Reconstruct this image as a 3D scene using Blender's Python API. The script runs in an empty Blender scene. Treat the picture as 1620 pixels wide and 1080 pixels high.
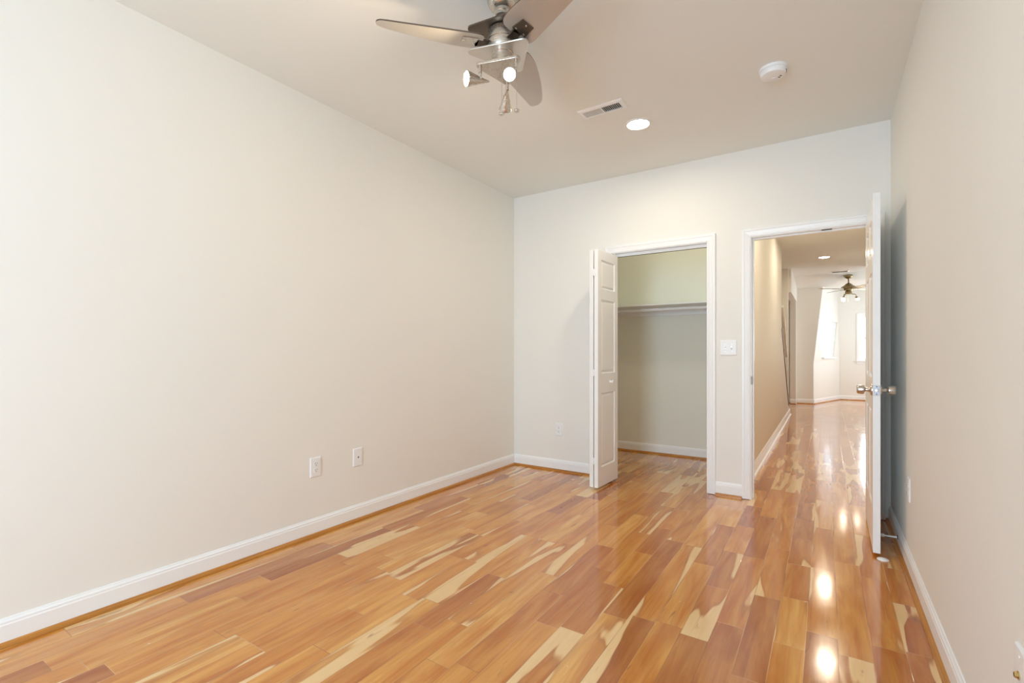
import bpy, bmesh, math, random
from mathutils import Vector, Matrix
C = bpy.context.scene
COL = C.collection
PI = math.pi

# ------------------------------------------------------------------ camera
YAW = 0.579245
H = 2.74                      # ceiling height
EYE = 1.1467
XL, XR, YB, YF = -2.696, 0.368, 4.162, -2.70
cam_d = bpy.data.cameras.new('camera'); cam = bpy.data.objects.new('camera', cam_d); COL.objects.link(cam)
cam.location = (0, 0, EYE); cam.rotation_euler = (PI/2, 0, YAW)
cam_d.sensor_width = 36.0; cam_d.lens = 760.2/1620*36; cam_d.shift_y = 17.9/1620
cam_d.clip_start = 0.02; cam_d.clip_end = 100
C.camera = cam

# ------------------------------------------------------------------ world, daylight, exposure
w = bpy.data.worlds.new('sky'); C.world = w; w.use_nodes = True
w.node_tree.nodes['Background'].inputs[0].default_value = (0.86, 0.94, 1.0, 1)
w.node_tree.nodes['Background'].inputs[1].default_value = 1.7

def area(name, loc, direction, sx, sy, watts, col):
    d = bpy.data.lights.new(name, 'AREA'); d.shape = 'RECTANGLE'; d.size = sx; d.size_y = sy
    d.energy = watts; d.color = col
    o = bpy.data.objects.new(name, d); COL.objects.link(o); o.location = loc
    o.rotation_euler = Vector(direction).to_track_quat('-Z', 'Y').to_euler()
    return o
DAY = (0.55, 0.785, 1.0)
DAYF = (.84, .94, 1.0)
area('daylight_bedroom_window', (-.95, YF-.16, 1.15), (0, 1, 0), 1.35, 2.0, 140, DAY)
area('daylight_far_window', (1.04, 14.62, 1.5), (0, -1, 0), .75, 1.05, 17, DAYF)
area('daylight_far_side_window', (2.56, 12.6, 1.5), (-1, 0, 0), 1.6, 1.4, 44, DAYF)
area('recess_area_lamp', (-2.72, 11.6, 1.6), (1, 0, 0), .9, 1.2, 8, DAYF)  # unseen area lamp beyond the recess wall, which has no window

C.view_settings.view_transform = 'Standard'
C.view_settings.look = 'None'
C.view_settings.exposure = 0.25
C.view_settings.gamma = 1.0
C.view_settings.use_curve_mapping = False
C.cycles.max_bounces = 12
C.cycles.diffuse_bounces = 8
C.cycles.glossy_bounces = 5
C.cycles.sample_clamp_indirect = 4.0
C.cycles.caustics_reflective = False
C.cycles.caustics_refractive = False
C.cycles.use_denoising = True

# ------------------------------------------------------------------ materials
def lin(c):
    return tuple(((v/255)/12.92 if v/255 <= .04045 else ((v/255+.055)/1.055)**2.4) for v in c) + (1,)

def base_mat(name, col, rough=.5, metal=0, spec=.5):
    m = bpy.data.materials.new(name); m.use_nodes = True
    b = m.node_tree.nodes['Principled BSDF']
    b.inputs['Base Color'].default_value = col
    b.inputs['Roughness'].default_value = rough
    b.inputs['Metallic'].default_value = metal
    b.inputs['Specular IOR Level'].default_value = spec
    return m, m.node_tree, b

def bump_noise(nt, b, scale, strength, dist=.002, stretch=None):
    tc = nt.nodes.new('ShaderNodeTexCoord'); n = nt.nodes.new('ShaderNodeTexNoise')
    n.inputs['Scale'].default_value = scale; n.inputs['Detail'].default_value = 3
    if stretch:
        mp = nt.nodes.new('ShaderNodeMapping'); mp.inputs['Scale'].default_value = stretch
        nt.links.new(tc.outputs['Object'], mp.inputs[0]); nt.links.new(mp.outputs[0], n.inputs['Vector'])
    else:
        nt.links.new(tc.outputs['Object'], n.inputs['Vector'])
    bp = nt.nodes.new('ShaderNodeBump'); bp.inputs['Strength'].default_value = strength; bp.inputs['Distance'].default_value = dist
    nt.links.new(n.outputs[0], bp.inputs['Height']); nt.links.new(bp.outputs[0], b.inputs['Normal'])
    return n

def paint(name, col, rough, bs=220, st=.04, spec=.3):
    m, nt, b = base_mat(name, col, rough, 0, spec); bump_noise(nt, b, bs, st); return m

def brushed(name, col, rough, metal=.9):
    m, nt, b = base_mat(name, col, rough, metal)
    tc = nt.nodes.new('ShaderNodeTexCoord'); mp = nt.nodes.new('ShaderNodeMapping'); mp.inputs['Scale'].default_value = (1, 1, 16)
    n = nt.nodes.new('ShaderNodeTexNoise'); n.inputs['Scale'].default_value = 22; nt.links.new(tc.outputs['Object'], mp.inputs[0]); nt.links.new(mp.outputs[0], n.inputs['Vector'])
    mr = nt.nodes.new('ShaderNodeMapRange'); mr.inputs['To Min'].default_value = rough-.06; mr.inputs['To Max'].default_value = rough+.08
    nt.links.new(n.outputs[0], mr.inputs[0]); nt.links.new(mr.outputs[0], b.inputs['Roughness'])
    return m

def emit(name, col, strength):
    m = bpy.data.materials.new(name); m.use_nodes = True; nt = m.node_tree
    nt.nodes.remove(nt.nodes['Principled BSDF'])
    e = nt.nodes.new('ShaderNodeEmission'); e.inputs[0].default_value = col; e.inputs[1].default_value = strength
    nt.links.new(e.outputs[0], nt.nodes['Material Output'].inputs[0]); return m

WALL = paint('wall_paint', (.82, .81, .772, 1), .62)
WALLC = paint('closet_paint', (.81, .81, .735, 1), .62)
CEIL = paint('ceiling_paint', (.81, .825, .80, 1), .75)
TRIM = paint('trim_paint', (.87, .885, .895, 1), .32, 90, .02, .5)
DOORW = paint('door_paint', (.86, .865, .86, 1), .26, 60, .03, .5)
PLAST = paint('white_plastic', (.84, .85, .86, 1), .35, 50, .01, .5)
NICK = brushed('brushed_nickel', (.60, .55, .49, 1), .26)
NICKD = brushed('dark_nickel', (.16, .125, .095, 1), .32, .8)
SILV = brushed('silver_blade_paint', (.60, .565, .525, 1), .36, .75)
PLATE = brushed('silver_plate', (.72, .69, .65, 1), .30, .85)
BRASS = brushed('antique_brass', (.34, .27, .15, 1), .32, .9)
BRASSB = brushed('brass_blade', (.36, .29, .17, 1), .4, .3)
CHROME = brushed('satin_chrome', (.68, .66, .64, 1), .2, .95)
STEEL = brushed('grey_steel', (.40, .385, .41, 1), .3, .7)
GOLD = brushed('gold_connector', (.62, .46, .2, 1), .25, .95)
DARK = base_mat('dark_recess', (.02, .018, .015, 1), .7)[0]
GREY = base_mat('grey_slot', (.10, .10, .10, 1), .6)[0]
CAN = emit('lamp_lens', (1, .88, .70, 1), 170)
HALLCAN = emit('hall_lamp_lens', (1, .86, .64, 1), 185)
SPOT = emit('spot_lens', (1, .80, .54, 1), 420)
BULB = emit('bulb_glow', (1, .84, .6, 1), 40)

def glass():
    m = bpy.data.materials.new('window_glass'); m.use_nodes = True; nt = m.node_tree
    nt.nodes.remove(nt.nodes['Principled BSDF'])
    t = nt.nodes.new('ShaderNodeBsdfTransparent'); g = nt.nodes.new('ShaderNodeBsdfGlossy'); g.inputs['Roughness'].default_value = .02
    mx = nt.nodes.new('ShaderNodeMixShader')
    mx.inputs[0].default_value = .06; nt.links.new(t.outputs[0], mx.inputs[1]); nt.links.new(g.outputs[0], mx.inputs[2])
    nt.links.new(mx.outputs[0], nt.nodes['Material Output'].inputs[0]); return m
GLASS = glass()

class NG:
    """tiny helper for arithmetic in a node tree"""
    def __init__(s, nt): s.nt = nt
    def put(s, sock, v):
        if isinstance(v, (int, float)): sock.default_value = v
        elif isinstance(v, tuple): sock.default_value = v
        else: s.nt.links.new(v, sock)
    def m(s, op, a, b=0.0, c=0.0):
        n = s.nt.nodes.new('ShaderNodeMath'); n.operation = op
        s.put(n.inputs[0], a); s.put(n.inputs[1], b); s.put(n.inputs[2], c); return n.outputs[0]
    def vec(s, x, y, z):
        n = s.nt.nodes.new('ShaderNodeCombineXYZ'); s.put(n.inputs[0], x); s.put(n.inputs[1], y); s.put(n.inputs[2], z); return n.outputs[0]
    def noise(s, v, scale, detail=2, rough=.5, dist=0):
        n = s.nt.nodes.new('ShaderNodeTexNoise'); s.put(n.inputs['Vector'], v); n.inputs['Scale'].default_value = scale
        n.inputs['Detail'].default_value = detail; n.inputs['Roughness'].default_value = rough; n.inputs['Distortion'].default_value = dist
        return n.outputs[0]
    def white(s, v):
        n = s.nt.nodes.new('ShaderNodeTexWhiteNoise'); n.noise_dimensions = '3D'; s.put(n.inputs['Vector'], v)
        sp = s.nt.nodes.new('ShaderNodeSeparateColor'); s.nt.links.new(n.outputs['Color'], sp.inputs[0]); return sp.outputs
    def step(s, v, lo, hi, a=0.0, b=1.0):
        n = s.nt.nodes.new('ShaderNodeMapRange'); n.interpolation_type = 'SMOOTHSTEP'
        s.put(n.inputs[0], v); s.put(n.inputs[1], lo); s.put(n.inputs[2], hi); s.put(n.inputs[3], a); s.put(n.inputs[4], b); return n.outputs[0]
    def mix(s, f, a, b, mode='MIX'):
        n = s.nt.nodes.new('ShaderNodeMix'); n.data_type = 'RGBA'; n.blend_type = mode
        s.put(n.inputs[0], f); s.put(n.inputs[6], a); s.put(n.inputs[7], b); return n.outputs[2]
    def ramp(s, f, stops):
        n = s.nt.nodes.new('ShaderNodeValToRGB'); s.put(n.inputs[0], f); cr = n.color_ramp
        cr.elements[0].position, cr.elements[0].color = stops[0]
        cr.elements[1].position, cr.elements[1].color = stops[-1]
        for p, c in stops[1:-1]:
            e = cr.elements.new(p); e.color = c
        return n.outputs[0]

def floor_mat():
    m, nt, b = base_mat('hardwood_planks', (.5, .3, .15, 1), .16)
    g = NG(nt)
    geo = nt.nodes.new('ShaderNodeNewGeometry'); sp = nt.nodes.new('ShaderNodeSeparateXYZ'); nt.links.new(geo.outputs['Position'], sp.inputs[0])
    X, Y = sp.outputs[0], sp.outputs[1]
    PW = .108
    xs = g.m('DIVIDE', g.m('ADD', X, 10.005), PW); row = g.m('FLOOR', xs); fx = g.m('FRACT', xs)
    rr = g.white(g.vec(row, 3.7, 1.3))
    L = g.m('MULTIPLY_ADD', rr[0], .62, .42)
    yy = g.m('ADD', g.m('DIVIDE', g.m('ADD', Y, 30.0), L), g.m('MULTIPLY', rr[1], 13.0)); colm = g.m('FLOOR', yy); fy = g.m('FRACT', yy)
    r = g.white(g.vec(row, colm, 7.1)); r2 = g.white(g.vec(row, colm, 19.4))
    ox = g.m('MULTIPLY', r[0], 40.0); oy = g.m('MULTIPLY', r[1], 40.0)
    # heartwood tone of each board
    heart = g.ramp(r[2], [(0, lin((182, 114, 56))), (.15, lin((202, 136, 64))), (.5, lin((216, 153, 74))), (.8, lin((224, 166, 84))), (1, lin((232, 184, 110)))])
    # long fibre grain
    gv = g.vec(g.m('ADD', g.m('MULTIPLY', X, 34.0), ox), g.m('ADD', g.m('MULTIPLY', Y, 1.6), oy), r[2])
    grain = g.noise(gv, 1.0, 6, .62, 1.2)
    heart = g.mix(g.step(grain, .30, .72, 0.0, .55), heart, g.mix(1.0, heart, lin((212, 178, 132)), 'MULTIPLY'))
    gv2 = g.vec(g.m('ADD', g.m('MULTIPLY', X, 9.0), oy), g.m('ADD', g.m('MULTIPLY', Y, 1.1), ox), r[0])
    cloud = g.noise(gv2, 1.0, 4, .55, 1.3)
    heart = g.mix(g.step(cloud, .33, .66, 0.0, .95), heart, g.mix(1.0, heart, lin((226, 192, 146)), 'MULTIPLY'))
    # cream sapwood tongues with smooth curved borders, only on some boards
    sv = g.vec(g.m('ADD', g.m('MULTIPLY', X, 9.0), ox), g.m('ADD', g.m('MULTIPLY', Y, 1.15), oy), g.m('MULTIPLY', r2[0], 30.0))
    sn = g.noise(sv, 1.0, 2.2, .36, .5)
    edge = g.m('MULTIPLY', g.m('ABSOLUTE', g.m('SUBTRACT', fx, .5)), .22)
    thr = g.m('SUBTRACT', g.m('MULTIPLY_ADD', r2[1], .34, .56), edge)
    sap = g.step(g.m('SUBTRACT', sn, thr), -.014, .020)
    sapc = g.mix(g.step(grain, .3, .75, 0.0, .55), lin((230, 194, 142)), lin((214, 170, 114)))
    rim = g.m('MULTIPLY', g.step(g.m('SUBTRACT', sn, thr), -.07, -.012), g.m('SUBTRACT', 1.0, sap))
    heart = g.mix(g.m('MULTIPLY', rim, .35), heart, lin((150, 92, 52)))
    colr = g.mix(sap, heart, sapc)
    # dark mineral streaks and knots
    kn = g.noise(g.vec(g.m('ADD', g.m('MULTIPLY', X, 26.0), oy), g.m('ADD', g.m('MULTIPLY', Y, 3.4), ox), r2[2]), 1.0, 3, .55, 1.4)
    colr = g.mix(g.step(kn, .66, .76, 0.0, .6), colr, lin((96, 56, 30)))
    # seams between boards
    dx = g.m('MULTIPLY', g.m('SUBTRACT', .5, g.m('ABSOLUTE', g.m('SUBTRACT', fx, .5))), PW)
    dy = g.m('MULTIPLY', g.m('SUBTRACT', .5, g.m('ABSOLUTE', g.m('SUBTRACT', fy, .5))), L)
    d = g.m('MINIMUM', dx, dy)
    seam = g.step(d, .0005, .0016, 1.0, 0.0)
    sl = g.noise(g.vec(g.m('MULTIPLY', X, 3.0), g.m('MULTIPLY', Y, 2.0), 4.0), 1.0, 2)
    seamc = g.mix(g.step(sl, .42, .58), lin((120, 72, 40)), lin((224, 178, 128)))
    colr = g.mix(g.m('MULTIPLY', seam, .75), colr, seamc)
    # pale paint specks and scuffs left on the finish
    vo = nt.nodes.new('ShaderNodeTexVoronoi'); vo.inputs['Scale'].default_value = 9.0
    nt.links.new(g.vec(X, Y, 0.0), vo.inputs['Vector'])
    vs = nt.nodes.new('ShaderNodeSeparateColor'); nt.links.new(vo.outputs['Color'], vs.inputs[0])
    spk = g.m('MULTIPLY', g.step(vo.outputs['Distance'], .018, .036, 1.0, 0.0), g.step(vs.outputs[0], .66, .70))
    sc = g.noise(g.vec(g.m('MULTIPLY', X, 60.0), g.m('MULTIPLY', Y, 45.0), 2.0), 1.0, 4, .7, 2.0)
    sca = g.noise(g.vec(X, Y, 9.0), 2.3, 2, .5)
    scuff = g.m('MULTIPLY', g.step(sc, .64, .74), g.step(sca, .60, .70, 0.0, .30))
    colr = g.mix(g.m('MAXIMUM', g.m('MULTIPLY', spk, .8), scuff), colr, lin((236, 220, 200)))
    nt.links.new(colr, b.inputs['Base Color'])
    ro = g.noise(g.vec(g.m('MULTIPLY', X, 4.0), g.m('MULTIPLY', Y, 3.0), 1.0), 1.0, 4, .6)
    nt.links.new(g.step(ro, .3, .7, .10, .17), b.inputs['Roughness'])
    b.inputs['Specular IOR Level'].default_value = .55
    b.inputs['Coat Weight'].default_value = .55; b.inputs['Coat Roughness'].default_value = .08
    # every board lies a hair out of level; grooves at the seams
    wav = g.noise(g.vec(g.m('ADD', g.m('MULTIPLY', X, 9.0), ox), g.m('ADD', g.m('MULTIPLY', Y, 5.0), oy), 5.0), 1.0, 2)
    fine = g.noise(g.vec(g.m('MULTIPLY', X, 220.0), g.m('MULTIPLY', Y, 22.0), 5.0), 1.0, 3)
    hgt = g.m('ADD', g.m('MULTIPLY', wav, .0012), g.m('SUBTRACT', g.m('MULTIPLY', fine, .00007), g.m('MULTIPLY', seam, .0006)))
    bp = nt.nodes.new('ShaderNodeBump'); bp.inputs['Strength'].default_value = .35; bp.inputs['Distance'].default_value = 1.0
    nt.links.new(hgt, bp.inputs['Height']); nt.links.new(bp.outputs[0], b.inputs['Normal']); nt.links.new(bp.outputs[0], b.inputs['Coat Normal'])
    return m
FLOOR = floor_mat()

def wood_trim():
    m, nt, b = base_mat('stained_shoe_wood', lin((176, 112, 48)), .28); g = NG(nt)
    geo = nt.nodes.new('ShaderNodeNewGeometry'); sp = nt.nodes.new('ShaderNodeSeparateXYZ'); nt.links.new(geo.outputs['Position'], sp.inputs[0])
    n = g.noise(g.vec(g.m('MULTIPLY', sp.outputs[0], 3.0), g.m('MULTIPLY', sp.outputs[1], 3.0), g.m('MULTIPLY', sp.outputs[2], 160.0)), 1.0, 5, .6, .4)
    nt.links.new(g.ramp(n, [(.25, lin((146, 90, 32))), (.55, lin((184, 122, 48))), (.8, lin((202, 146, 72)))]), b.inputs['Base Color'])
    return m
SHOE = wood_trim()

# ------------------------------------------------------------------ mesh helpers
def obj(name, bm, mat, parent=None, smooth=False, bevel=0):
    me = bpy.data.meshes.new(name)
    bmesh.ops.recalc_face_normals(bm, faces=bm.faces)
    bm.to_mesh(me); bm.free()
    if smooth:
        me.polygons.foreach_set('use_smooth', [True]*len(me.polygons))
        me.set_sharp_from_angle(angle=math.radians(38))
    for mm in (mat if isinstance(mat, list) else [mat]): me.materials.append(mm)
    o = bpy.data.objects.new(name, me); COL.objects.link(o)
    if parent: o.parent = parent
    if bevel:
        b = o.modifiers.new('bevel', 'BEVEL'); b.width = bevel; b.segments = 2; b.limit_method = 'ANGLE'; b.harden_normals = False
    return o

def struct(name, bm, mat, parent=None, **k):
    o = obj(name, bm, mat, parent, **k)
    if not parent: o['kind'] = 'structure'
    return o

def tag(o, label, cat, group=None):
    o['label'] = label; o['category'] = cat
    if group: o['group'] = group
    return o

def empty(name, loc, rot=(0, 0, 0), label=None, cat=None, group=None):
    o = bpy.data.objects.new(name, None); o.empty_display_size = .05; COL.objects.link(o)
    o.location = loc; o.rotation_euler = rot
    if label: tag(o, label, cat, group)
    return o

def copy_tree(o, parent=None):
    c = o.copy(); COL.objects.link(c)
    if parent: c.parent = parent
    for ch in [x for x in bpy.data.objects if x.parent == o]: copy_tree(ch, c)
    return c

def box(bm, x0, x1, y0, y1, z0, z1, M=None):
    co = [(x0, y0, z0), (x1, y0, z0), (x1, y1, z0), (x0, y1, z0), (x0, y0, z1), (x1, y0, z1), (x1, y1, z1), (x0, y1, z1)]
    v = [bm.verts.new(M @ Vector(c) if M else c) for c in co]
    for f in ((0, 3, 2, 1), (4, 5, 6, 7), (0, 1, 5, 4), (1, 2, 6, 5), (2, 3, 7, 6), (3, 0, 4, 7)): bm.faces.new([v[i] for i in f])
    return v
def bx(*a, M=None):
    bm = bmesh.new(); box(bm, *a, M=M); return bm

def lathe(bm, prof, M=None, n=32, cap=True):
    """prof: (radius, height) along local z"""
    rings = []
    for r, z in prof:
        if r < 1e-6:
            rings.append([bm.verts.new((M @ Vector((0, 0, z))) if M else (0, 0, z))])
        else:
            ring = []
            for i in range(n):
                a = 2*PI*i/n; p = Vector((r*math.cos(a), r*math.sin(a), z)); ring.append(bm.verts.new(M @ p if M else p))
            rings.append(ring)
    for a, b in zip(rings, rings[1:]):
        if len(a) == 1 and len(b) == 1: continue
        for i in range(n):
            j = (i+1) % n
            if len(a) == 1: bm.faces.new((a[0], b[i], b[j]))
            elif len(b) == 1: bm.faces.new((a[i], b[0], a[j]))
            else: bm.faces.new((a[i], b[i], b[j], a[j]))
    if cap:
        for ring in (rings[0], rings[-1]):
            if len(ring) > 1: bm.faces.new(ring)
    return bm
def lt(prof, M=None, n=32, cap=True): return lathe(bmesh.new(), prof, M, n, cap)

def axis(p, d):
    return Matrix.Translation(Vector(p)) @ Vector(d).normalized().to_track_quat('Z', 'Y').to_matrix().to_4x4()

def rod(bm, p0, p1, r, n=12):
    d = Vector(p1)-Vector(p0); lathe(bm, [(r, 0), (r, d.length)], axis(p0, d), n); return bm

def tube(bm, pts, r, n=10):
    pts = [Vector(p) for p in pts]; rings = []
    for i, p in enumerate(pts):
        d = (pts[min(i+1, len(pts)-1)]-pts[max(i-1, 0)]).normalized()
        q = d.to_track_quat('Z', 'Y'); rr = r[i] if isinstance(r, (list, tuple)) else r
        rings.append([bm.verts.new(p + q @ Vector((rr*math.cos(2*PI*k/n), rr*math.sin(2*PI*k/n), 0))) for k in range(n)])
    for a, b in zip(rings, rings[1:]):
        for k in range(n): bm.faces.new((a[k], b[k], b[(k+1) % n], a[(k+1) % n]))
    bm.faces.new(rings[0]); bm.faces.new(rings[-1]); return bm

def prism(bm, pts, z0, z1, M=None):
    """outline in xy, extruded in z"""
    a = [bm.verts.new(M @ Vector((x, y, z0)) if M else (x, y, z0)) for x, y in pts]
    b = [bm.verts.new(M @ Vector((x, y, z1)) if M else (x, y, z1)) for x, y in pts]
    bm.faces.new(a); bm.faces.new(b)
    for i in range(len(pts)):
        j = (i+1) % len(pts); bm.faces.new((a[i], a[j], b[j], b[i]))
    return bm

def extrude_profile(bm, prof, p0, p1, nrm):
    """prof: (out, up); runs from p0 to p1 on the floor, out along nrm"""
    p0, p1, nrm = Vector(p0), Vector(p1), Vector(nrm)
    a = [bm.verts.new(p0 + nrm*o + Vector((0, 0, u))) for o, u in prof]
    b = [bm.verts.new(p1 + nrm*o + Vector((0, 0, u))) for o, u in prof]
    for i in range(len(prof)):
        j = (i+1) % len(prof); bm.faces.new((a[i], a[j], b[j], b[i]))
    bm.faces.new(a); bm.faces.new(b); return bm

BASE = [(0, 0), (.013, 0), (.013, .082), (.0105, .087), (.0105, .094), (.006, .101), (.004, .107), (0, .108)]
SHOEP = [(.0128, 0)] + [(.0128+.018*math.cos(t), .019*math.sin(t)) for t in [i*PI/12 for i in range(7)]]

def baseboard(name, p0, p1, nrm, shoe=SHOE, num=[10]):
    bm = extrude_profile(bmesh.new(), BASE, p0, p1, nrm); struct(name, bm, TRIM)
    if shoe:
        num[0] += 1
        struct('trim_%d' % num[0], extrude_profile(bmesh.new(), SHOEP, p0, p1, nrm), shoe, smooth=True)

CASE = [(0, 0), (0, .009), (.010, .012), (.014, .0105), (.018, .0115), (.040, .0145), (.046, .0175), (.058, .0175), (.062, .014), (.062, 0)]
def casing(name, x0, x1, z1, y, sgn, mat=TRIM):
    """mitred architrave round an opening; stands out from the wall face at y towards sgn"""
    bm = bmesh.new(); loops = []
    for o, t in CASE:
        yy = y + sgn*t
        loops.append([bm.verts.new(p) for p in ((x0-o, yy, 0.004), (x0-o, yy, z1+o), (x1+o, yy, z1+o), (x1+o, yy, 0.004))])
    n = len(CASE)
    for i in range(n):
        a, b = loops[i], loops[(i+1) % n]
        for k in range(3): bm.faces.new((a[k], a[k+1], b[k+1], b[k]))
    bm.faces.new([l[0] for l in loops]); bm.faces.new([l[3] for l in loops])
    return struct(name, bm, mat)

# ------------------------------------------------------------------ room shell
T = .115
bm = bmesh.new(); box(bm, -2.95, 2.7, YF-.15, 12.75, -.06, 0); box(bm, -.24, 2.7, 12.75, 14.4, -.06, 0)
struct('floor', bm, FLOOR)
bm = bmesh.new()
struct('ceiling', bx(-2.95, 2.7, YF-.15, 11.6, H, H+.08), CEIL)
YZ = Matrix(((0, 0, 1, 0), (1, 0, 0, 0), (0, 1, 0, 0), (0, 0, 0, 1)))
bm = prism(bmesh.new(), [(11.6, 2.74), (12.70, 2.605), (12.76, 2.605), (12.76, 2.82), (11.6, 2.82)], -2.95, 2.7, YZ)
prism(bm, [(12.76, 2.605), (14.36, 2.665), (14.36, 2.82), (12.76, 2.82)], -.10, 2.7, YZ)
struct('ceiling_far', bm, CEIL)
struct('wall_left', bx(XL-.1, XL, YF-.12, YB+T, 0, H), WALL)
struct('wall_right', bx(XR, XR+.1, YF-.12, YB+T, 0, H), WALL)

DX0, DX1, DZ = -.488, .268, 2.045         # room doorway, between jamb faces
CX0, CX1, CZ = -1.632, -.818, 2.045       # closet opening
J = .018
bm = bmesh.new()
box(bm, XL, CX0-J, YB, YB+T, 0, H)
box(bm, CX0-J, CX1+J, YB, YB+T, CZ+J, H)
box(bm, CX1+J, DX0-J, YB, YB+T, 0, H)
box(bm, DX0-J, DX1+J, YB, YB+T, DZ+J, H)
box(bm, DX1+J, XR, YB, YB+T, 0, H)
bmesh.ops.remove_doubles(bm, verts=bm.verts, dist=1e-5)
struct('wall_back', bm, WALL)

# wall behind the camera, with its tall window
WIN = [(-.95, 1.4)]
W0, W1 = .12, 2.20
bm = bmesh.new(); xs = [XL]
for cx, ww in WIN:
    box(bm, xs[-1], cx-ww/2, YF-.12, YF, 0, H); xs.append(cx+ww/2)
    box(bm, cx-ww/2, cx+ww/2, YF-.12, YF, 0, W0); box(bm, cx-ww/2, cx+ww/2, YF-.12, YF, W1, H)
box(bm, xs[-1], XR, YF-.12, YF, 0, H)
struct('wall_front', bm, WALL)

def window(name, M, w, h, sill=True, blind=False):
    """local x across, z up, room on -y; the frame fills the opening"""
    bm = bmesh.new(); f = .045
    for a in ((-w/2, -w/2+f, .02, .09, 0, h), (w/2-f, w/2, .02, .09, 0, h), (-w/2+f, w/2-f, .02, .09, 0, f), (-w/2+f, w/2-f, .02, .09, h-f, h), (-w/2+f, w/2-f, .03, .08, h/2-.022, h/2+.022)):
        box(bm, *a, M=M)
    fr = struct(name, bm, TRIM)
    obj('pane', bx(-w/2+f, w/2-f, .052, .056, f, h/2-.022, M=M), GLASS, fr)
    obj('pane', bx(-w/2+f, w/2-f, .052, .056, h/2+.022, h-f, M=M), GLASS, fr)
    bm = bmesh.new(); cw = .058
    box(bm, -w/2-cw, -w/2, -.016, 0, -.0, h+cw, M=M); box(bm, w/2, w/2+cw, -.016, 0, 0, h+cw, M=M); box(bm, -w/2, w/2, -.016, 0, h, h+cw, M=M)
    obj('window_casing', bm, TRIM, fr, bevel=.003)
    if sill:
        bm = bmesh.new(); box(bm, -w/2-cw-.02, w/2+cw+.02, -.05, 0, -.022, 0, M=M); box(bm, -w/2-cw, w/2+cw, -.014, 0, -.085, -.022, M=M)
        obj('window_sill', bm, TRIM, fr, bevel=.003)
    return fr
for k, (cx, ww) in enumerate(WIN):
    window('window_%d' % (k+1), Matrix.Translation((cx, YF, W0)) @ Matrix.Rotation(PI, 4, 'Z'), ww, W1-W0)

# closet
struct('wall_closet_back', bx(-2.78, -.675, 5.47, 5.57, 0, H), WALLC)
struct('wall_closet_left', bx(-2.78, -2.68, YB+T, 5.47, 0, H), WALLC)
struct('wall_closet_right', bx(-.765, -.675, YB+T, 5.47, 0, H), WALLC)

# hall: left wall with the sloped stair edge at its far end
struct('wall_hall_left', prism(bmesh.new(), [(YB+T, 0), (10.33, 0), (10.33, .12), (9.98, .20), (8.44, 1.50), (8.44, H), (YB+T, H)], -.675, -.575, YZ), WALL)
struct('trim_5', prism(bmesh.new(), [(9.985, .195), (8.435, 1.505), (8.455, 1.545), (10.015, .23)], -.685, -.562, YZ), paint('cap_shadow_tone', (.36, .33, .29, 1), .4))  # dark strip along the slope: underside shadow put into its colour
struct('wall_stair_back', bx(-1.75, -.675, 7.9, 8.0, 0, H), WALL)
struct('wall_stair_left', bx(-1.75, -1.65, 8.0, 10.45, 0, H), WALL)
struct('wall_stair_end', bx(-2.7, -.605, 10.45, 10.55, 0, H), WALL)
struct('wall_recess_left', bm_ := bx(-2.7, -2.6, 10.55, 12.68, 0, H), WALL)
struct('wall_header', bx(-.68, -.56, 10.55, 12.68, 2.30, H), WALL)
struct('wall_pilaster', bx(-.68, -.565, 12.45, 12.68, 0, 2.30), WALL)
struct('wall_hall_right', bx(.66, .76, YB+T, 11.0, 0, H), WALL)
struct('wall_hall_return', bx(XR, .66, YB+T-.1, YB+T, 0, H), WALL)
struct('wall_far_return', bx(.76, 2.6, 10.9, 11.0, 0, H), WALL)
bm = bmesh.new()
box(bm, 2.5, 2.6, 11.0, 11.8, 0, H); box(bm, 2.5, 2.6, 13.4, 14.6, 0, H); box(bm, 2.5, 2.6, 11.8, 13.4, 0, .8); box(bm, 2.5, 2.6, 11.8, 13.4, 2.2, H)
struct('wall_far_right', bm, WALL)
struct('wall_knee', prism(bmesh.new(), [(-2.7, 0), (-.24, 0), (-.24, .9), (-.065, 2.62), (-.065, 2.70), (-2.7, 2.70)], -12.76, -12.68,
       Matrix(((1, 0, 0, 0), (0, 0, -1, 0), (0, 1, 0, 0), (0, 0, 0, 1)))), WALL)
# leaning dormer wall with its slanted window hole
P = [Vector(v) for v in ((-.24, 12.68, .9), (.27, 14.25, .8), (.235, 14.26, 2.70), (-.065, 12.68, 2.66))]
def patch(u, v): return P[0]*(1-u)*(1-v)+P[1]*u*(1-v)+P[2]*u*v+P[3]*(1-u)*v
HOLE = [patch(.324, .099), patch(.774, .118), patch(.948, .57), patch(.445, .56)]
nd = (P[1]-P[0]).cross(P[3]-P[0]).normalized()
if nd.x > 0: nd = -nd                       # away from the room
bm = bmesh.new(); th = nd*.10
fo = [bm.verts.new(p) for p in P]; fi = [bm.verts.new(p) for p in HOLE]
bo = [bm.verts.new(p+th) for p in P]; bi = [bm.verts.new(p+th) for p in HOLE]
for i in range(4):
    j = (i+1) % 4
    bm.faces.new((fo[i], fo[j], fi[j], fi[i])); bm.faces.new((bo[i], bo[j], bi[j], bi[i]))
    bm.faces.new((fi[i], fi[j], bi[j], bi[i])); bm.faces.new((fo[i], fo[j], bo[j], bo[i]))
struct('wall_dormer_upper', bm, WALL)
bm = bmesh.new()
q = [Vector((-.24, 12.68, 0)), Vector((.27, 14.25, 0)), P[1], P[0]]
a = [bm.verts.new(p) for p in q]; b_ = [bm.verts.new(p+Vector((-.1, .03, 0))) for p in q]
bm.faces.new(a); bm.faces.new(b_)
for i in range(4): bm.faces.new((a[i], a[(i+1) % 4], b_[(i+1) % 4], b_[i]))
struct('wall_dormer_lower', bm, WALL)
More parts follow.
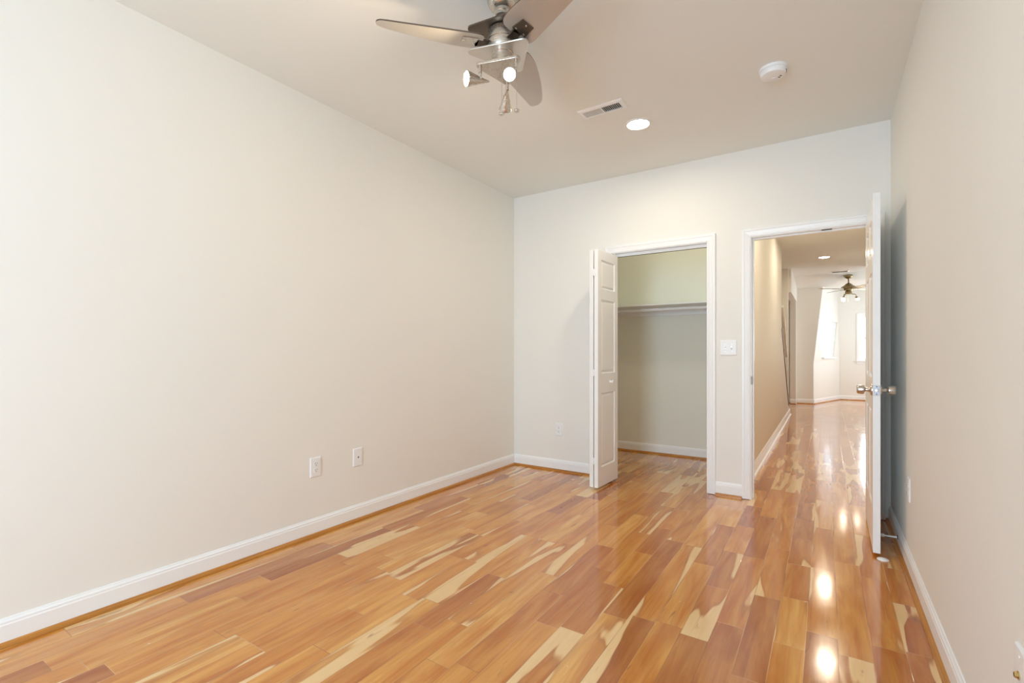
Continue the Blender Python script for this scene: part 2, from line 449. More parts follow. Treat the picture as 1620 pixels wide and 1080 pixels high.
# dormer window: slim frame, pane, sill
bm = bmesh.new(); c = sum(HOLE, Vector())/4; fw = .12
inn = [p.lerp(c, fw) for p in HOLE]
A = [bm.verts.new(p+th*.35) for p in HOLE]; B = [bm.verts.new(p+th*.35) for p in inn]; A2 = [bm.verts.new(p+th*.8) for p in HOLE]; B2 = [bm.verts.new(p+th*.8) for p in inn]
for i in range(4):
    j = (i+1) % 4
    bm.faces.new((A[i], A[j], B[j], B[i])); bm.faces.new((A2[i], A2[j], B2[j], B2[i])); bm.faces.new((B[i], B[j], B2[j], B2[i])); bm.faces.new((A[i], A[j], A2[j], A2[i]))
wd = struct('window_3', bm, TRIM)
bm = bmesh.new(); A = [bm.verts.new(p+th*.5) for p in inn]; B = [bm.verts.new(p+th*.55) for p in inn]
bm.faces.new(A); bm.faces.new(B)
for i in range(4): bm.faces.new((A[i], A[(i+1) % 4], B[(i+1) % 4], B[i]))
obj('pane', bm, GLASS, wd)
e0, e1 = HOLE[0], HOLE[1]; ed = (e1-e0).normalized(); bm = bmesh.new()
q = [e0-ed*.06-nd*.05, e1+ed*.03-nd*.05, e1+ed*.03, e0-ed*.06]
A = [bm.verts.new(p) for p in q]; B = [bm.verts.new(p-Vector((0, 0, .025))) for p in q]
bm.faces.new(A); bm.faces.new(B)
for i in range(4): bm.faces.new((A[i], A[(i+1) % 4], B[(i+1) % 4], B[i]))
obj('window_sill', bm, TRIM, wd)
# far gable wall with the sash window
FX0, FX1, FZ0, FZ1 = .668, 1.40, .96, 2.04
bm = bmesh.new(); FY = 14.26
box(bm, .238, FX0, FY, FY+.1, 0, 2.75); box(bm, FX1, 2.6, FY, FY+.1, 0, 2.75); box(bm, FX0, FX1, FY, FY+.1, 0, FZ0); box(bm, FX0, FX1, FY, FY+.1, FZ1, 2.75)
struct('wall_far', bm, WALL)
window('window_4', Matrix.Translation(((FX0+FX1)/2, FY, FZ0)), FX1-FX0, FZ1-FZ0)
window('window_5', Matrix.Translation((2.5, 12.6, .8)) @ Matrix.Rotation(-PI/2, 4, 'Z'), 1.6, 1.4)

# ------------------------------------------------------------------ jambs, casings, baseboards
def jamb(name, x0, x1, z1, stop=True):
    bm = bmesh.new()
    box(bm, x0-J, x0, YB, YB+T, 0, z1+J); box(bm, x1, x1+J, YB, YB+T, 0, z1+J); box(bm, x0, x1, YB, YB+T, z1, z1+J)
    if stop:
        for a in ((x0, x0+.011, YB+.045, YB+.08, 0, z1), (x1-.011, x1, YB+.045, YB+.08, 0, z1), (x0+.011, x1-.011, YB+.045, YB+.08, z1-.011, z1)): box(bm, *a)
    return struct(name, bm, TRIM)
tj = jamb('trim_1', DX0, DX1, DZ)
obj('strike_plate', bx(DX0-.0045, DX0+.0022, YB-.004, YB+.034, .900, .962), NICKD, tj)
obj('catch_plate', bx(-.03, .035, YB+.012, YB+.034, DZ-.003, DZ+.001), GREY, tj)
casing('trim_2', DX0-.006, DX1+.006, DZ+.006, YB, -1)
casing('trim_3', DX0-.006, DX1+.006, DZ+.006, YB+T, 1)
jamb('trim_4', CX0, CX1, CZ, False)
casing('trim_6', CX0-.006, CX1+.006, CZ+.006, YB, -1)
tr = tag(obj('bifold_track', bx(CX0+.002, CX1-.004, YB+.030, YB+.062, CZ-.026, CZ-.001), TRIM), 'white steel bifold track under the head of the closet opening', 'track')
bm = bx(CX0+.004, CX1-.006, YB+.038, YB+.054, CZ-.0272, CZ-.0255); obj('track_slot', bm, DARK, tr)

cl, cr, dl, dr = CX0-.068, CX1+.068, DX0-.068, DX1+.068
baseboard('baseboard_left', (XL, YF, 0), (XL, YB, 0), (1, 0, 0))
baseboard('baseboard_right', (XR, YF, 0), (XR, YB, 0), (-1, 0, 0))
baseboard('baseboard_back', (XL+.013, YB, 0), (cl, YB, 0), (0, -1, 0))
baseboard('baseboard_back_pier', (cr, YB, 0), (dl, YB, 0), (0, -1, 0))
baseboard('baseboard_front', (XL, YF, 0), (XR, YF, 0), (0, 1, 0))
baseboard('baseboard_closet_back', (-2.68, 5.47, 0), (-.765, 5.47, 0), (0, -1, 0))
baseboard('baseboard_closet_right', (-.765, YB+T, 0), (-.765, 5.457, 0), (-1, 0, 0))
baseboard('baseboard_closet_left', (-2.68, YB+T, 0), (-2.68, 5.457, 0), (1, 0, 0))
baseboard('baseboard_hall_left', (-.575, YB+T, 0), (-.575, 10.33, 0), (1, 0, 0), TRIM)
baseboard('baseboard_hall_end', (-.562, 10.33, 0), (-.675, 10.33, 0), (0, 1, 0), TRIM)
baseboard('baseboard_hall_right', (.66, YB+T, 0), (.66, 11.0, 0), (-1, 0, 0), TRIM)
baseboard('baseboard_knee', (-2.6, 12.68, 0), (-.69, 12.68, 0), (0, -1, 0))
baseboard('baseboard_knee_right', (-.555, 12.68, 0), (-.24, 12.68, 0), (0, -1, 0))
baseboard('baseboard_pilaster', (-.68, 12.45, 0), (-.565, 12.45, 0), (0, -1, 0))
dn = Vector((1.57, -.51, 0)).normalized()
baseboard('baseboard_dormer', (-.24, 12.68, 0), (.27, 14.25, 0), dn)
baseboard('baseboard_far', (.27, FY, 0), (2.5, FY, 0), (0, -1, 0))

# ------------------------------------------------------------------ doors
def panel_leaf(w, h, t, panels, M):
    """slab x 0..w, y 0..t, z 0..h with raised panels on both faces; panels: (x0,x1,z0,z1)"""
    bm = bmesh.new()
    xs = sorted({0, w, *[p[0] for p in panels], *[p[1] for p in panels]}); zs = sorted({0, h, *[p[2] for p in panels], *[p[3] for p in panels]})
    pf = []
    for y in (0, t):
        g = [[bm.verts.new((x, y, z)) for z in zs] for x in xs]
        for i in range(len(xs)-1):
            for k in range(len(zs)-1):
                q = [g[i][k], g[i+1][k], g[i+1][k+1], g[i][k+1]]
                f = bm.faces.new(q if y == 0 else q[::-1])
                cx, cz = (xs[i]+xs[i+1])/2, (zs[k]+zs[k+1])/2
                if any(p[0] < cx < p[1] and p[2] < cz < p[3] for p in panels): pf.append(f)
        if y == 0: g0 = g
    for i in range(len(xs)-1):
        for k in (0, len(zs)-1): bm.faces.new((g0[i][k], g0[i+1][k], g[i+1][k], g[i][k]))
    for k in range(len(zs)-1):
        for i in (0, len(xs)-1): bm.faces.new((g0[i][k], g0[i][k+1], g[i][k+1], g[i][k]))
    bmesh.ops.recalc_face_normals(bm, faces=bm.faces)
    bmesh.ops.inset_individual(bm, faces=pf, thickness=.004, depth=0)
    bmesh.ops.inset_individual(bm, faces=pf, thickness=.011, depth=-.010)
    bmesh.ops.inset_individual(bm, faces=pf, thickness=.012, depth=0)
    bmesh.ops.inset_individual(bm, faces=pf, thickness=.014, depth=.007)
    bm.transform(M); return bm

# room door, swung open about ninety degrees into the room; local x runs from hinge to latch edge
DW, DH, DT = .772, 2.030, .0345
hx, hy = DX1-.004, YB-.004
def door_frame(px, py, ang): return Matrix.Translation((px, py, .019)) @ Matrix.Rotation(ang, 4, 'Z')
MD = door_frame(hx, hy, math.radians(-90.7)) @ Matrix.Translation((0, -DT, 0))
st, mid = .115, .10
pw = (DW-2*st-mid)/2
cols = [(st, st+pw), (DW-st-pw, DW-st)]
pan = [(a, b, z0, z1) for a, b in cols for z0, z1 in ((.24, .80), (.98, 1.60), (1.70, 1.91))]
door = struct('door_1', panel_leaf(DW, DH, DT, pan, MD), DOORW, bevel=.0015)
KZ = .935-.019
def knob_mesh(side):
    s = 1 if side else -1
    M = MD @ axis((DW-.062, DT if side else 0, KZ), (0, s, 0))
    return lt([(.033, 0), (.033, .004), (.030, .008), (.016, .010), (.0125, .014), (.0115, .030), (.0150, .035), (.0240, .037), (.0268, .040), (.0272, .045), (.0262, .064), (.0240, .070), (.020, .0725), (.016, .0715), (0, .0715)], M, 36, False)
obj('door_knob', knob_mesh(1), NICK, door, smooth=True)
obj('door_knob', knob_mesh(0), NICK, door, smooth=True)
lp = obj('latch_plate', bx(DW-.0005, DW+.002, DT/2-.0125, DT/2+.0125, KZ-.029, KZ+.029, M=MD), STEEL, door, bevel=.003)
obj('latch_bolt', lt([(.0095, 0), (.0095, .005), (.008, .009), (0, .0095)], MD @ axis((DW+.001, DT/2, KZ), (1, 0, 0)), 20, False), NICK, lp, smooth=True)
obj('screw', lt([(.0035, 0), (.0035, .0006), (0, .001)], MD @ axis((DW+.0018, DT/2, KZ+.021), (1, 0, 0)), 12, False), GREY, lp)
obj('screw', lt([(.0035, 0), (.0035, .0006), (0, .001)], MD @ axis((DW+.0018, DT/2, KZ-.021), (1, 0, 0)), 12, False), GREY, lp)
for z in (.18, 1.0, 1.82):
    bm = bmesh.new(); rod(bm, MD @ Vector((-.004, DT+.003, z-.045)), MD @ Vector((-.004, DT+.003, z+.045)), .006)
    obj('hinge', bm, CHROME, door, smooth=True)

# bifold closet door folded against the left jamb
BW, BH, BT = .402, 1.992, .0345
bpan = [(.062, BW-.062, z0, z1) for z0, z1 in ((.16, .79), (.95, 1.58), (1.665, 1.915))]
bif = empty('door_2', (CX0, YB+.045, .02)); bif['kind'] = 'structure'
def leaf_matrix(p, far, sgn):
    d = Vector(far)-Vector(p); return Matrix.Translation((p[0], p[1], 0)) @ Matrix.Rotation(math.atan2(d.y, d.x), 4, 'Z')
# local x runs from the fold (near the camera) back to the wall
Lw = bif.location
def local(p): return (p[0]-Lw.x, p[1]-Lw.y)
m2 = leaf_matrix(local((-1.592, 3.742)), local((-1.572, 4.144)), 1)       # face seen from the room is on its -y side
obj('door_leaf', panel_leaf(BW, BH, BT, bpan, m2), DOORW, bif, bevel=.0015)
m1 = leaf_matrix(local((-1.672+.0355, 3.745)), local((-1.600, 4.146)), 1)
l1 = obj('door_leaf', panel_leaf(BW, BH, BT, bpan, m1), DOORW, bif, bevel=.0015)
bm = lt([(.012, 0), (.010, .004), (.0075, .010), (.0085, .016), (.0150, .021), (.0165, .026), (.0135, .031), (0, .033)], m2 @ axis((BW*.60, 0, .875), (0, -1, 0)), 24, False)
obj('closet_knob', bm, DOORW, bif, smooth=True)
for z in (.22, .96, 1.80):
    bm = bmesh.new()
    c0 = m2 @ Vector((-.0015, BT+.005, z))
    rod(bm, c0+Vector((0, 0, -.028)), c0+Vector((0, 0, .028)), .0048)
    box(bm, -.0018, .0004, BT-.018, BT+.004, z-.026, z+.026, M=m2)
    box(bm, -.0018, .0004, -.004, .018, z-.026, z+.026, M=m1)
    obj('hinge', bm, PLAST, bif, smooth=True)
bm = rod(bmesh.new(), m2 @ Vector((BW-.03, BT/2, BH)), m2 @ Vector((BW-.03, BT/2, BH+.018)), .005); obj('guide_pin', bm, CHROME, bif)

# ------------------------------------------------------------------ closet fittings
sh = tag(obj('closet_shelf', bx(-2.68, -.765, 5.07, 5.47, 1.648, 1.664), TRIM, bevel=.002), 'long white shelf across the back of the closet', 'shelf')
ct = tag(obj('shelf_cleat', bx(-2.68, -.765, 5.452, 5.47, 1.566, 1.648), TRIM, bevel=.002), 'flat white cleat board under the closet shelf against the back wall', 'cleat')
hr = tag(obj('hanging_rod', rod(bmesh.new(), (-2.68, 5.18, 1.612), (-.765, 5.18, 1.612), .016, 24), TRIM, smooth=True), 'round white hanging rod just below the closet shelf', 'rod')

# ------------------------------------------------------------------ wall plates
def M_wall(p, n):
    """local x right, y up, z out of the wall"""
    z = Vector(n); y = Vector((0, 0, 1)); x = y.cross(z)
    return Matrix(((x.x, y.x, z.x, p[0]), (x.y, y.y, z.y, p[1]), (x.z, y.z, z.z, p[2]), (0, 0, 0, 1)))
def rrect(w, h, r, n=5):
    out = []
    for cx, cy, a0 in ((w/2-r, h/2-r, 0), (-w/2+r, h/2-r, 90), (-w/2+r, -h/2+r, 180), (w/2-r, -h/2+r, 270)):
        for i in range(n+1):
            a = math.radians(a0+90*i/n); out.append((cx+r*math.cos(a), cy+r*math.sin(a)))
    return out
def plate_bm(w, h, M=None):
    bm = bmesh.new(); loops = []
    for (dw, z) in ((0, 0), (0, .003), (.004, .0062), (.010, .0068)):
        loops.append([bm.verts.new((x, y, z)) for x, y in rrect(w-2*dw, h-2*dw, .004)])
    n = len(loops[0])
    for a, b in zip(loops, loops[1:]):
        for i in range(n): bm.faces.new((a[i], a[(i+1) % n], b[(i+1) % n], b[i]))
    bm.faces.new(loops[0]); bm.faces.new(loops[-1]); return bm
def screw(parent, x, y, z=.0066, m=None):
    return obj('screw', lt([(.0032, 0), (.0030, .0008), (0, .0012)], Matrix.Translation((x, y, z)), 12, False), m or PLAST, parent)

def make_outlet(label, p, n):
    o = empty('wall_outlet', p, label=label, cat='outlet'); o.matrix_world = M_wall(p, n)
    obj('plate', plate_bm(.078, .124), PLAST, o)
    screw(o, 0, 0)
    for s in (1, -1):
        r = obj('receptacle', prism(bmesh.new(), rrect(.034, .029, .011), .006, .0086, Matrix.Translation((0, s*.0195, 0))), PLAST, o)
        bm = bmesh.new(); zz = (.0084, .0090)
        box(bm, -.0078, -.0054, s*.0195+.000, s*.0195+.0090, *zz); box(bm, .0054, .0076, s*.0195+.001, s*.0195+.0082, *zz)
        prism(bm, [(.0030*math.cos(a), s*.0195-.0070+.0030*math.sin(a)) for a in [i*PI/6 for i in range(12)]], *zz)
        obj('slot', bm, GREY, r)
    return o
make_outlet('white duplex outlet low on the left wall, nearer the camera', (XL, 1.857, .427), (1, 0, 0))
def outlet_copy(label, p, n, src):
    c = copy_tree(src); c.matrix_world = M_wall(p, n); c['label'] = label; return c
src = bpy.data.objects['wall_outlet']
outlet_copy('white duplex outlet low on the back wall left of the closet', (-2.175, YB, .402), (0, -1, 0), src)
outlet_copy('white duplex outlet low on the right wall, seen edge on', (XR, 3.285, .422), (-1, 0, 0), src)
outlet_copy('white outlet far down the left wall of the hall', (-.575, 8.26, .39), (1, 0, 0), src)

def make_jack(name, label, cat, p, n, gold):
    o = empty(name, p, label=label, cat=cat); o.matrix_world = M_wall(p, n)
    obj('plate', plate_bm(.078, .124), PLAST, o); screw(o, 0, .042); screw(o, 0, -.042)
    if gold:
        bm = lt([(.0095, .006), (.0095, .009), (.0062, .009), (.0062, .015), (.0045, .015), (.0045, .010), (0, .010)], None, 6, False)
        lathe(bm, [(.0062, .0095), (.0068, .0105), (.0062, .0115), (.0068, .0125), (.0062, .0135)], None, 16, False)
        obj('connector', bm, GOLD, o)
    else:
        j = obj('jack', prism(bmesh.new(), rrect(.016, .018, .002), .006, .0078), PLAST, o)
        obj('socket', prism(bmesh.new(), rrect(.0088, .0105, .001), .0077, .0083), DARK, j)
    return o
make_jack('phone_plate', 'white phone jack plate on the left wall, farther from the camera', 'wall plate', (XL, 2.183, .431), (1, 0, 0), False)
make_jack('cable_plate', 'white cable plate with gold connector at the bottom right edge', 'wall plate', (XR, 1.522, .424), (-1, 0, 0), True)

sw = empty('light_switch', (0, 0, 0), label='white two gang switch plate between the closet and the doorway', cat='switch'); sw.matrix_world = M_wall((-.656, YB, 1.187), (0, -1, 0))
obj('plate', plate_bm(.124, .122), PLAST, sw)
for x in (-.023, .023):
    obj('collar', prism(bmesh.new(), rrect(.011, .025, .002), .0062, .0076, Matrix.Translation((x, 0, 0))), STEEL, sw)
    tg = bmesh.new(); box(tg, x-.0042, x+.0042, -.006, .006, .0065, .018, M=Matrix.Rotation(math.radians(-24 if x < 0 else 24), 4, 'X')); obj('toggle', tg, PLAST, sw, bevel=.001)
    screw(sw, x, .030, m=CHROME); screw(sw, x, -.030, m=CHROME)

# ------------------------------------------------------------------ door stop, floor glide, handrail
ds = empty('door_stop', (XR-.0105, 3.64, .052), label='white rigid door stop screwed to the right baseboard', cat='door stop')
Md = Matrix.Rotation(math.radians(-90), 4, 'Y') @ Matrix.Rotation(math.radians(4), 4, 'X')
obj('flange', lt([(.016, -.003), (.016, .001), (.010, .005), (.006, .007), (0, .007)], Md, 24, False), NICKD, ds, smooth=True)
obj('stem', lt([(.0055, .005), (.0045, .03), (.0040, .068)], Md, 16), PLAST, ds, smooth=True)
obj('rubber_tip', lt([(.006, .066), (.0095, .068), (.0105, .076), (.0095, .084), (0, .085)], Md, 20, False), PLAST, ds, smooth=True)
gl = tag(obj('floor_glide', lt([(.0, 0), (.027, 0), (.028, .003), (.025, .006), (.012, .0085), (.006, .0105), (0, .011)], Matrix.Translation((.262, 3.352, .0002)), 28, False), PLAST, smooth=True), 'round white plastic disc on the floor under the open door corner', 'glide')

hd = empty('handrail', (-.568, 8.45, 1.86), label='white stair handrail slanting down past the end of the hall wall', cat='handrail')
bm = tube(bmesh.new(), [(0, 0, 0), (.0, .44, -.385), (0, .89, -.77)], .026, 12); obj('rail', bm, TRIM, hd, smooth=True)
obj('bracket', tube(bmesh.new(), [(0, .30, -.28), (-.02, .30, -.33), (-.045, .16, -.34), (-.045, -.02, -.34)], .007, 8), CHROME, hd, smooth=True)

# ------------------------------------------------------------------ ceiling fittings
def can_light(label, x, y, mat=None, r=.073, group=None):
    o = empty('recessed_light', (x, y, H), label=label, cat='ceiling light', group=group)
    obj('trim_ring', lt([(r+.016, 0), (r+.016, -.003), (r+.010, -.006), (r+.001, -.005), (r, -.001)], None, 40, False), PLAST, o, smooth=True)
    obj('lens', lt([(r, -.0012), (r*.6, -.0035), (0, -.0042)], None, 40, False), mat or CAN, o, smooth=True)
    return o
can_light('lit recessed ceiling light in front of the closet beside the air vent', -1.098, 3.285)
can_light('lit recessed ceiling light in the hall seen through the doorway', -.03, 9.55, HALLCAN)
can_light('added unseen recessed hall ceiling light just past the doorway, behind its head', .02, 4.95, HALLCAN)  # added fixture, out of view, to brighten the near hall
can_light('lit recessed hall ceiling light nearer the doorway, behind its head', 0.0, 7.2, HALLCAN)

cf = empty('closet_light', (-1.25, 4.80, H), label='small round unseen ceiling light added inside the closet behind the opening head', cat='ceiling light')  # unseen globe added to light the closet, where shelf shade suggests a lamp
obj('base', lt([(.075, 0), (.075, -.018), (.066, -.022)], None, 32), PLAST, cf, smooth=True)
obj('globe', lt([(.064, -.022), (.070, -.040), (.060, -.064), (.034, -.080), (0, -.085)], None, 32, False), emit('closet_globe', (1, .92, .70, 1), 46), cf, smooth=True)

sd = empty('smoke_detector', (-.25, 3.06, H), (0, 0, YAW+.4), label='round white smoke detector on the ceiling', cat='smoke detector')
obj('base', lt([(.072, 0), (.072, -.010), (.070, -.014), (.066, -.0145)], None, 48), PLAST, sd, smooth=True)
bd = obj('body', lt([(.064, -.013), (.067, -.016), (.067, -.020), (.064, -.034), (.060, -.040), (.050, -.0425), (.0, -.0435)], None, 48, False), PLAST, sd, smooth=True)
for a in (-58, -36, -14, 8):
    M = Matrix.Rotation(math.radians(a), 4, 'Z'); obj('vent_slot', bx(.0625, .0668, -.010, .010, -.030, -.0235, M=M), GREY, bd)
obj('test_button', lt([(.012, -.042), (.012, -.045), (.010, -.046), (0, -.0462)], Matrix.Translation((.022, .012, 0)), 24, False), PLAST, sd, smooth=True)
for x, y in ((.036, -.010), (.030, -.024)):
    obj('indicator', bx(x-.006, x+.006, y-.003, y+.003, -.0445, -.0420), GREY, sd)

def vent(label, x, y, L, W, rz, n, tilt=38, tilt2=12):
    o = empty('air_vent', (x, y, H), (0, 0, rz), label=label, cat='air vent', group=None)
    f = .026; bm = bmesh.new(); loops = []
    for (dx, z) in ((0, 0), (0, -.004), (.012, -.009), (f, -.010), (f, -.0005)):
        loops.append([bm.verts.new((sx*(L/2-dx), sy*(W/2-dx), z)) for sx, sy in ((-1, -1), (1, -1), (1, 1), (-1, 1))])
    for a, b in zip(loops, loops[1:]):
        for i in range(4): bm.faces.new((a[i], a[(i+1) % 4], b[(i+1) % 4], b[i]))
    box(bm, -.004, .004, -W/2+f, W/2-f, -.0095, -.002)
    obj('frame', bm, PLAST, o)
    obj('duct_shade', bx(-L/2+f, L/2-f, -W/2+f, W/2-f, -.0016, -.0006), DARK, o)  # duct darkness put into a black sheet; the ceiling is not cut
    half = L/2-f-.006; k = n//2
    for s in (-1, 1):
        for i in range(k):
            cx = s*(.008+half*(i+.5)/k)
            M = Matrix.Translation((cx, 0, -.0058)) @ Matrix.Rotation(math.radians(tilt if s < 0 else -tilt2), 4, 'Y')
            obj('slat', bx(-.0005, .0005, -W/2+f, W/2-f, -.0044, .0044, M=M), PLAST, o)
    return o
vent('white rectangular air vent on the bedroom ceiling between fan and recessed light', -1.225, 2.955, .305, .128, math.radians(-1), 20)
vent('small ceiling air vent beyond the doorway in front of the brass fan', .22, 11.40, .30, .20, 0, 12, 8)

# ------------------------------------------------------------------ bedroom ceiling fan
fan = empty('ceiling_fan', (-1.215, 1.780, H), (0, 0, YAW), label='brushed silver three blade ceiling fan with spotlights above the bedroom', cat='ceiling fan')
def rtri(R, r, angs, n=8):
    pts = []
    RR = R if isinstance(R, tuple) else (R, R, R)
    V = [Vector((q*math.cos(math.radians(a)), q*math.sin(math.radians(a)))) for q, a in zip(RR, angs)]
    for i in range(3):
        p, a, b = V[i], V[i-1], V[(i+1) % 3]
        da, db = (a-p).normalized(), (b-p).normalized(); ang = da.angle(db)/2
        t = r/math.tan(ang); c = p+(da+db).normalized()*(r/math.sin(ang))
        s, e = p+da*t-c, p+db*t-c; a0 = math.atan2(s.y, s.x); a1 = math.atan2(e.y, e.x)
        while a1-a0 > PI: a1 -= 2*PI
        while a1-a0 < -PI: a1 += 2*PI
        for k in range(n+1):
            w_ = a0+(a1-a0)*k/n; pts.append((c.x+r*math.cos(w_), c.y+r*math.sin(w_)))
    return pts
obj('canopy', lt([(.070, 0), (.070, -.010), (.067, -.026), (.058, -.044), (.044, -.056), (.036, -.060), (.036, -.072), (.0325, -.076), (.0325, -.088), (.026, -.092)], None, 40), NICK, fan, smooth=True)
bm = lt([(.0, -.112), (.012, -.111), (.021, -.104), (.024, -.095), (.022, -.088)], None, 32, False); obj('hanger_ball', bm, NICK, fan, smooth=True)
obj('downrod', rod(bmesh.new(), (0, 0, -.105), (0, 0, -.155), .0105, 20), NICK, fan, smooth=True)
ANG = (196.2, 307, 70.8)
obj('top_plate', prism(bmesh.new(), rtri(.177, .022, (184, 304, 64)), -.150, -.143), NICKD, fan, smooth=True)
mo = obj('motor_housing', lt([(.052, -.150), (.062, -.154), (.066, -.161), (.066, -.196), (.069, -.198), (.069, -.203), (.066, -.205), (.066, -.238), (.062, -.245), (.050, -.249)], None, 48), NICK, fan, smooth=True)
obj('lower_plate', prism(bmesh.new(), rtri((.188, .163, .178), .024, (186, 316, 60)), -.256, -.249), PLATE, fan, smooth=True, bevel=.0015)
obj('switch_housing', lt([(.050, -.256), (.050, -.262), (.048, -.264), (.048, -.306), (.050, -.308), (.050, -.318)], None, 40), NICK, fan, smooth=True)
lpz = -.330
obj('light_plate', prism(bmesh.new(), rtri(.136, .018, (197, 309, 78)), lpz, lpz+.013), NICK, fan, smooth=True, bevel=.002)
def cr_spline(pts, n=4):
    out = []; m = len(pts)
    for i in range(m):
        p0, p1, p2, p3 = [Vector(pts[(i+k-1) % m]) for k in range(4)]
        for k in range(n):
            t = k/n
            out.append(tuple(.5*((2*p1)+(p2-p0)*t+(2*p0-5*p1+4*p2-p3)*t*t+(3*p1-p0-3*p2+p3)*t**3)))
    return out
BL = cr_spline([(.096, -.045), (.106, -.074), (.135, -.088), (.20, -.0935), (.28, -.0885), (.36, -.0775), (.43, -.0635), (.50, -.0455), (.532, -.031), (.546, -.012), (.5455, .010), (.536, .027), (.515, .0355), (.44, .0435), (.36, .0525), (.27, .0625), (.18, .0728), (.125, .0765), (.102, .066), (.094, .036)])
for a in ANG:
    Mb = Matrix.Rotation(math.radians(a), 4, 'Z') @ Matrix.Translation((.0, 0, -.215)) @ Matrix.Rotation(math.radians(-13.8), 4, 'X')
    bl = obj('blade', prism(bmesh.new(), BL, -.003, .003, Mb), [SILV, NICKD], fan, smooth=True)
    for f in bl.data.polygons: f.material_index = 0 if len(f.vertices) > 4 else 1     # dark painted rim
    bm = prism(bmesh.new(), [(.118, -.036), (.184, -.030), (.184, .030), (.118, .036)], -.0075, -.0032, Mb)
    br = obj('blade_bracket', bm, NICKD if a > 300 else NICK, bl, bevel=.001)  # same bracket, darker on one blade: reflection tone put into its colour
    bm = bmesh.new(); M0 = Matrix.Rotation(math.radians(a), 4, 'Z')
    prism(bm, [(.050, -.020), (.122, -.030), (.122, .030), (.050, .020)], -.222, -.216, M0)
    prism(bm, [(.112, -.028), (.122, -.028), (.122, .028), (.112, .028)], -.222, -.212, M0)
    obj('blade_arm', bm, NICKD, bl)
    for x, y in ((.128, .022), (.172, .0), (.128, -.022)):
        obj('screw', lt([(.0045, -.0075), (.0042, -.0092), (0, -.0105)], Mb @ Matrix.Translation((x, y, 0)), 12, False), CHROME, br)
def spotlight(corner, mouth, tip, r=.0325):
    corner, mouth, tip = Vector(corner), Vector(mouth), Vector(tip)
    d = mouth-tip; L = d.length; M = axis(tip, d)
    s = obj('spotlight', lt([(0, 0), (.004, .006), (r*.34, L*.32), (r*.70, L*.66), (r*.93, L*.88), (r, L*.95), (r*1.02, L), (r*.93, L), (r*.84, L-.006)], M, 32, False), NICK, fan, smooth=True)
    obj('lens', lt([(r*.84, L-.006), (r*.5, L-.004), (0, L-.0035)], M, 32, False), SPOT, s, smooth=True)
    mid_ = tip+d*.42
    bm = bmesh.new(); top = Vector((corner.x, corner.y, lpz+.002)); bot = Vector((corner.x, corner.y, lpz-.030))
    rod(bm, top, bot, .0075, 16); obj('swivel_stem', bm, NICK, s, smooth=True)
    pr = d.normalized().cross(Vector((0, 0, 1)))
    pr = pr.normalized() if pr.length > 1e-3 else Vector((1, 0, 0))
    k = mid_-pr*(r*.46)
    bm = tube(bmesh.new(), [bot+Vector((0, 0, .004)), bot.lerp(k, .5)+Vector((0, 0, -.004)), k], .0042, 10); obj('yoke', bm, NICK, s, smooth=True)
spotlight((-.098, -.034), (-.158, -.048, -.392), (-.058, .004, -.376))
spotlight((.060, -.076), (.032, -.128, -.420), (.046, -.030, -.378), .0265)
spotlight((.020, .104), (.010, .185, -.410), (.020, .098, -.348), .030)
def chain(x, y, z0, z1):
    c = obj('pull_chain', tube(bmesh.new(), [(x, y, z0), (x, y, (z0+z1)/2), (x, y, z1)], .0011, 6), CHROME, fan)
    obj('pull_knob', lt([(0, .007), (.003, .006), (.012, .0025), (.0135, -.002), (.011, -.006), (0, -.0075)], Matrix.Translation((x, y, z1)), 20, False), CHROME, c, smooth=True)
chain(-.002, -.050, -.330, -.546)
chain(.063, -.030, -.330, -.522)

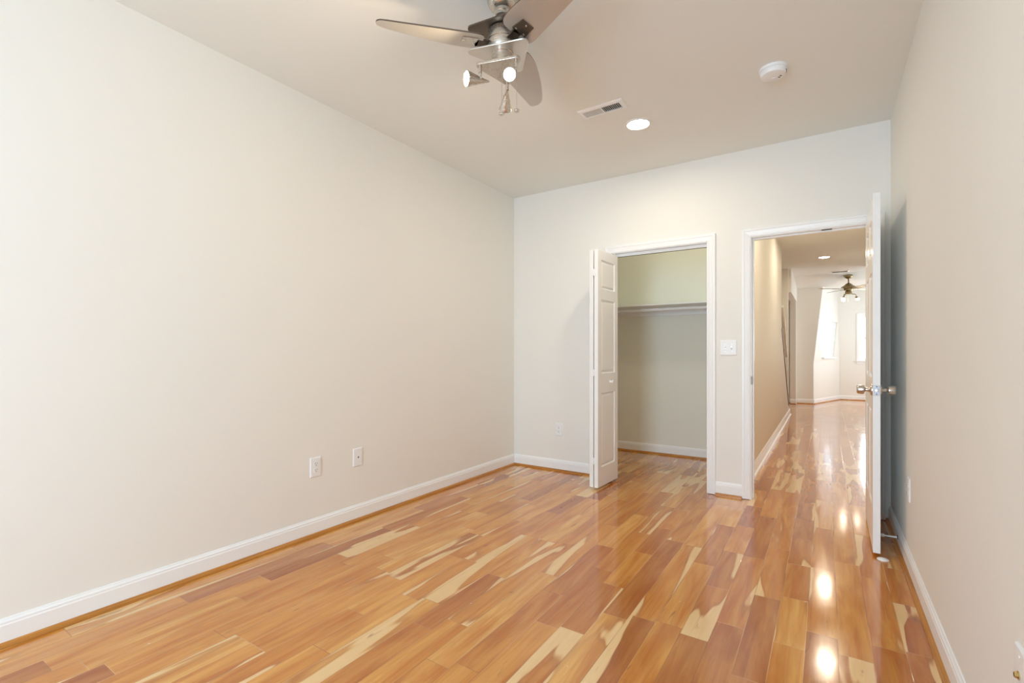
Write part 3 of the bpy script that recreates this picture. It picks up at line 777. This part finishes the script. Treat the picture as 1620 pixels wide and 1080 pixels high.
# ------------------------------------------------------------------ brass ceiling fan in the far room
FZ = 2.706
bf = empty('ceiling_fan', (.375, 11.85, FZ), (0, 0, YAW), label='antique brass ceiling fan with lit lamps in the far room', cat='ceiling fan')
obj('canopy', lt([(.078, 0), (.078, -.020), (.060, -.045), (.030, -.066), (.018, -.070)], None, 28), BRASS, bf, smooth=True)
obj('downrod', rod(bmesh.new(), (0, 0, -.066), (0, 0, -.17), .013), BRASS, bf, smooth=True)
obj('motor_housing', lt([(.02, -.150), (.045, -.165), (.075, -.195), (.125, -.228), (.130, -.245), (.085, -.262), (.075, -.300), (.05, -.312)], None, 32), BRASS, bf, smooth=True)
obj('switch_housing', lt([(.05, -.312), (.058, -.33), (.058, -.365), (.03, -.38)], None, 24), BRASS, bf, smooth=True)
for k in range(4):
    a = math.radians(181+90*k)
    Mb = Matrix.Rotation(a, 4, 'Z') @ Matrix.Translation((0, 0, -.268)) @ Matrix.Rotation(math.radians(-11), 4, 'X')
    bl = obj('blade', prism(bmesh.new(), cr_spline([(.17, -.04), (.19, -.055), (.40, -.066), (.54, -.066), (.575, -.045), (.58, 0), (.575, .045), (.54, .066), (.40, .066), (.19, .055), (.17, .04)], 3), -.003, .003, Mb), BRASSB, bf, smooth=True)
    obj('blade_arm', prism(bmesh.new(), [(.07, -.015), (.19, -.035), (.22, 0), (.19, .035), (.07, .015)], -.008, -.003, Mb), BRASS, bl)
for k, a in enumerate((200, 340, 90)):
    ca, sa = math.cos(math.radians(a)), math.sin(math.radians(a))
    l = obj('lamp_arm', tube(bmesh.new(), [(.02*ca, .02*sa, -.372), (.09*ca, .09*sa, -.375), (.125*ca, .125*sa, -.385), (.13*ca, .13*sa, -.43)], .008, 10), BRASS, bf, smooth=True)
    d = Vector((.45*ca, .45*sa, -1)); Mx = axis((.13*ca, .13*sa, -.425), d)
    obj('lamp_cup', lt([(.014, 0), (.026, .02), (.03, .04)], Mx, 20), BRASS, l, smooth=True)
    obj('bulb', lt([(.026, .038), (.031, .055), (.032, .066), (.024, .078), (0, .084)], Mx, 20, False), BULB, l, smooth=True)
obj('pull_chain', tube(bmesh.new(), [(-.03, -.03, -.37), (-.03, -.03, -.52)], .003, 6), PLAST, bf)
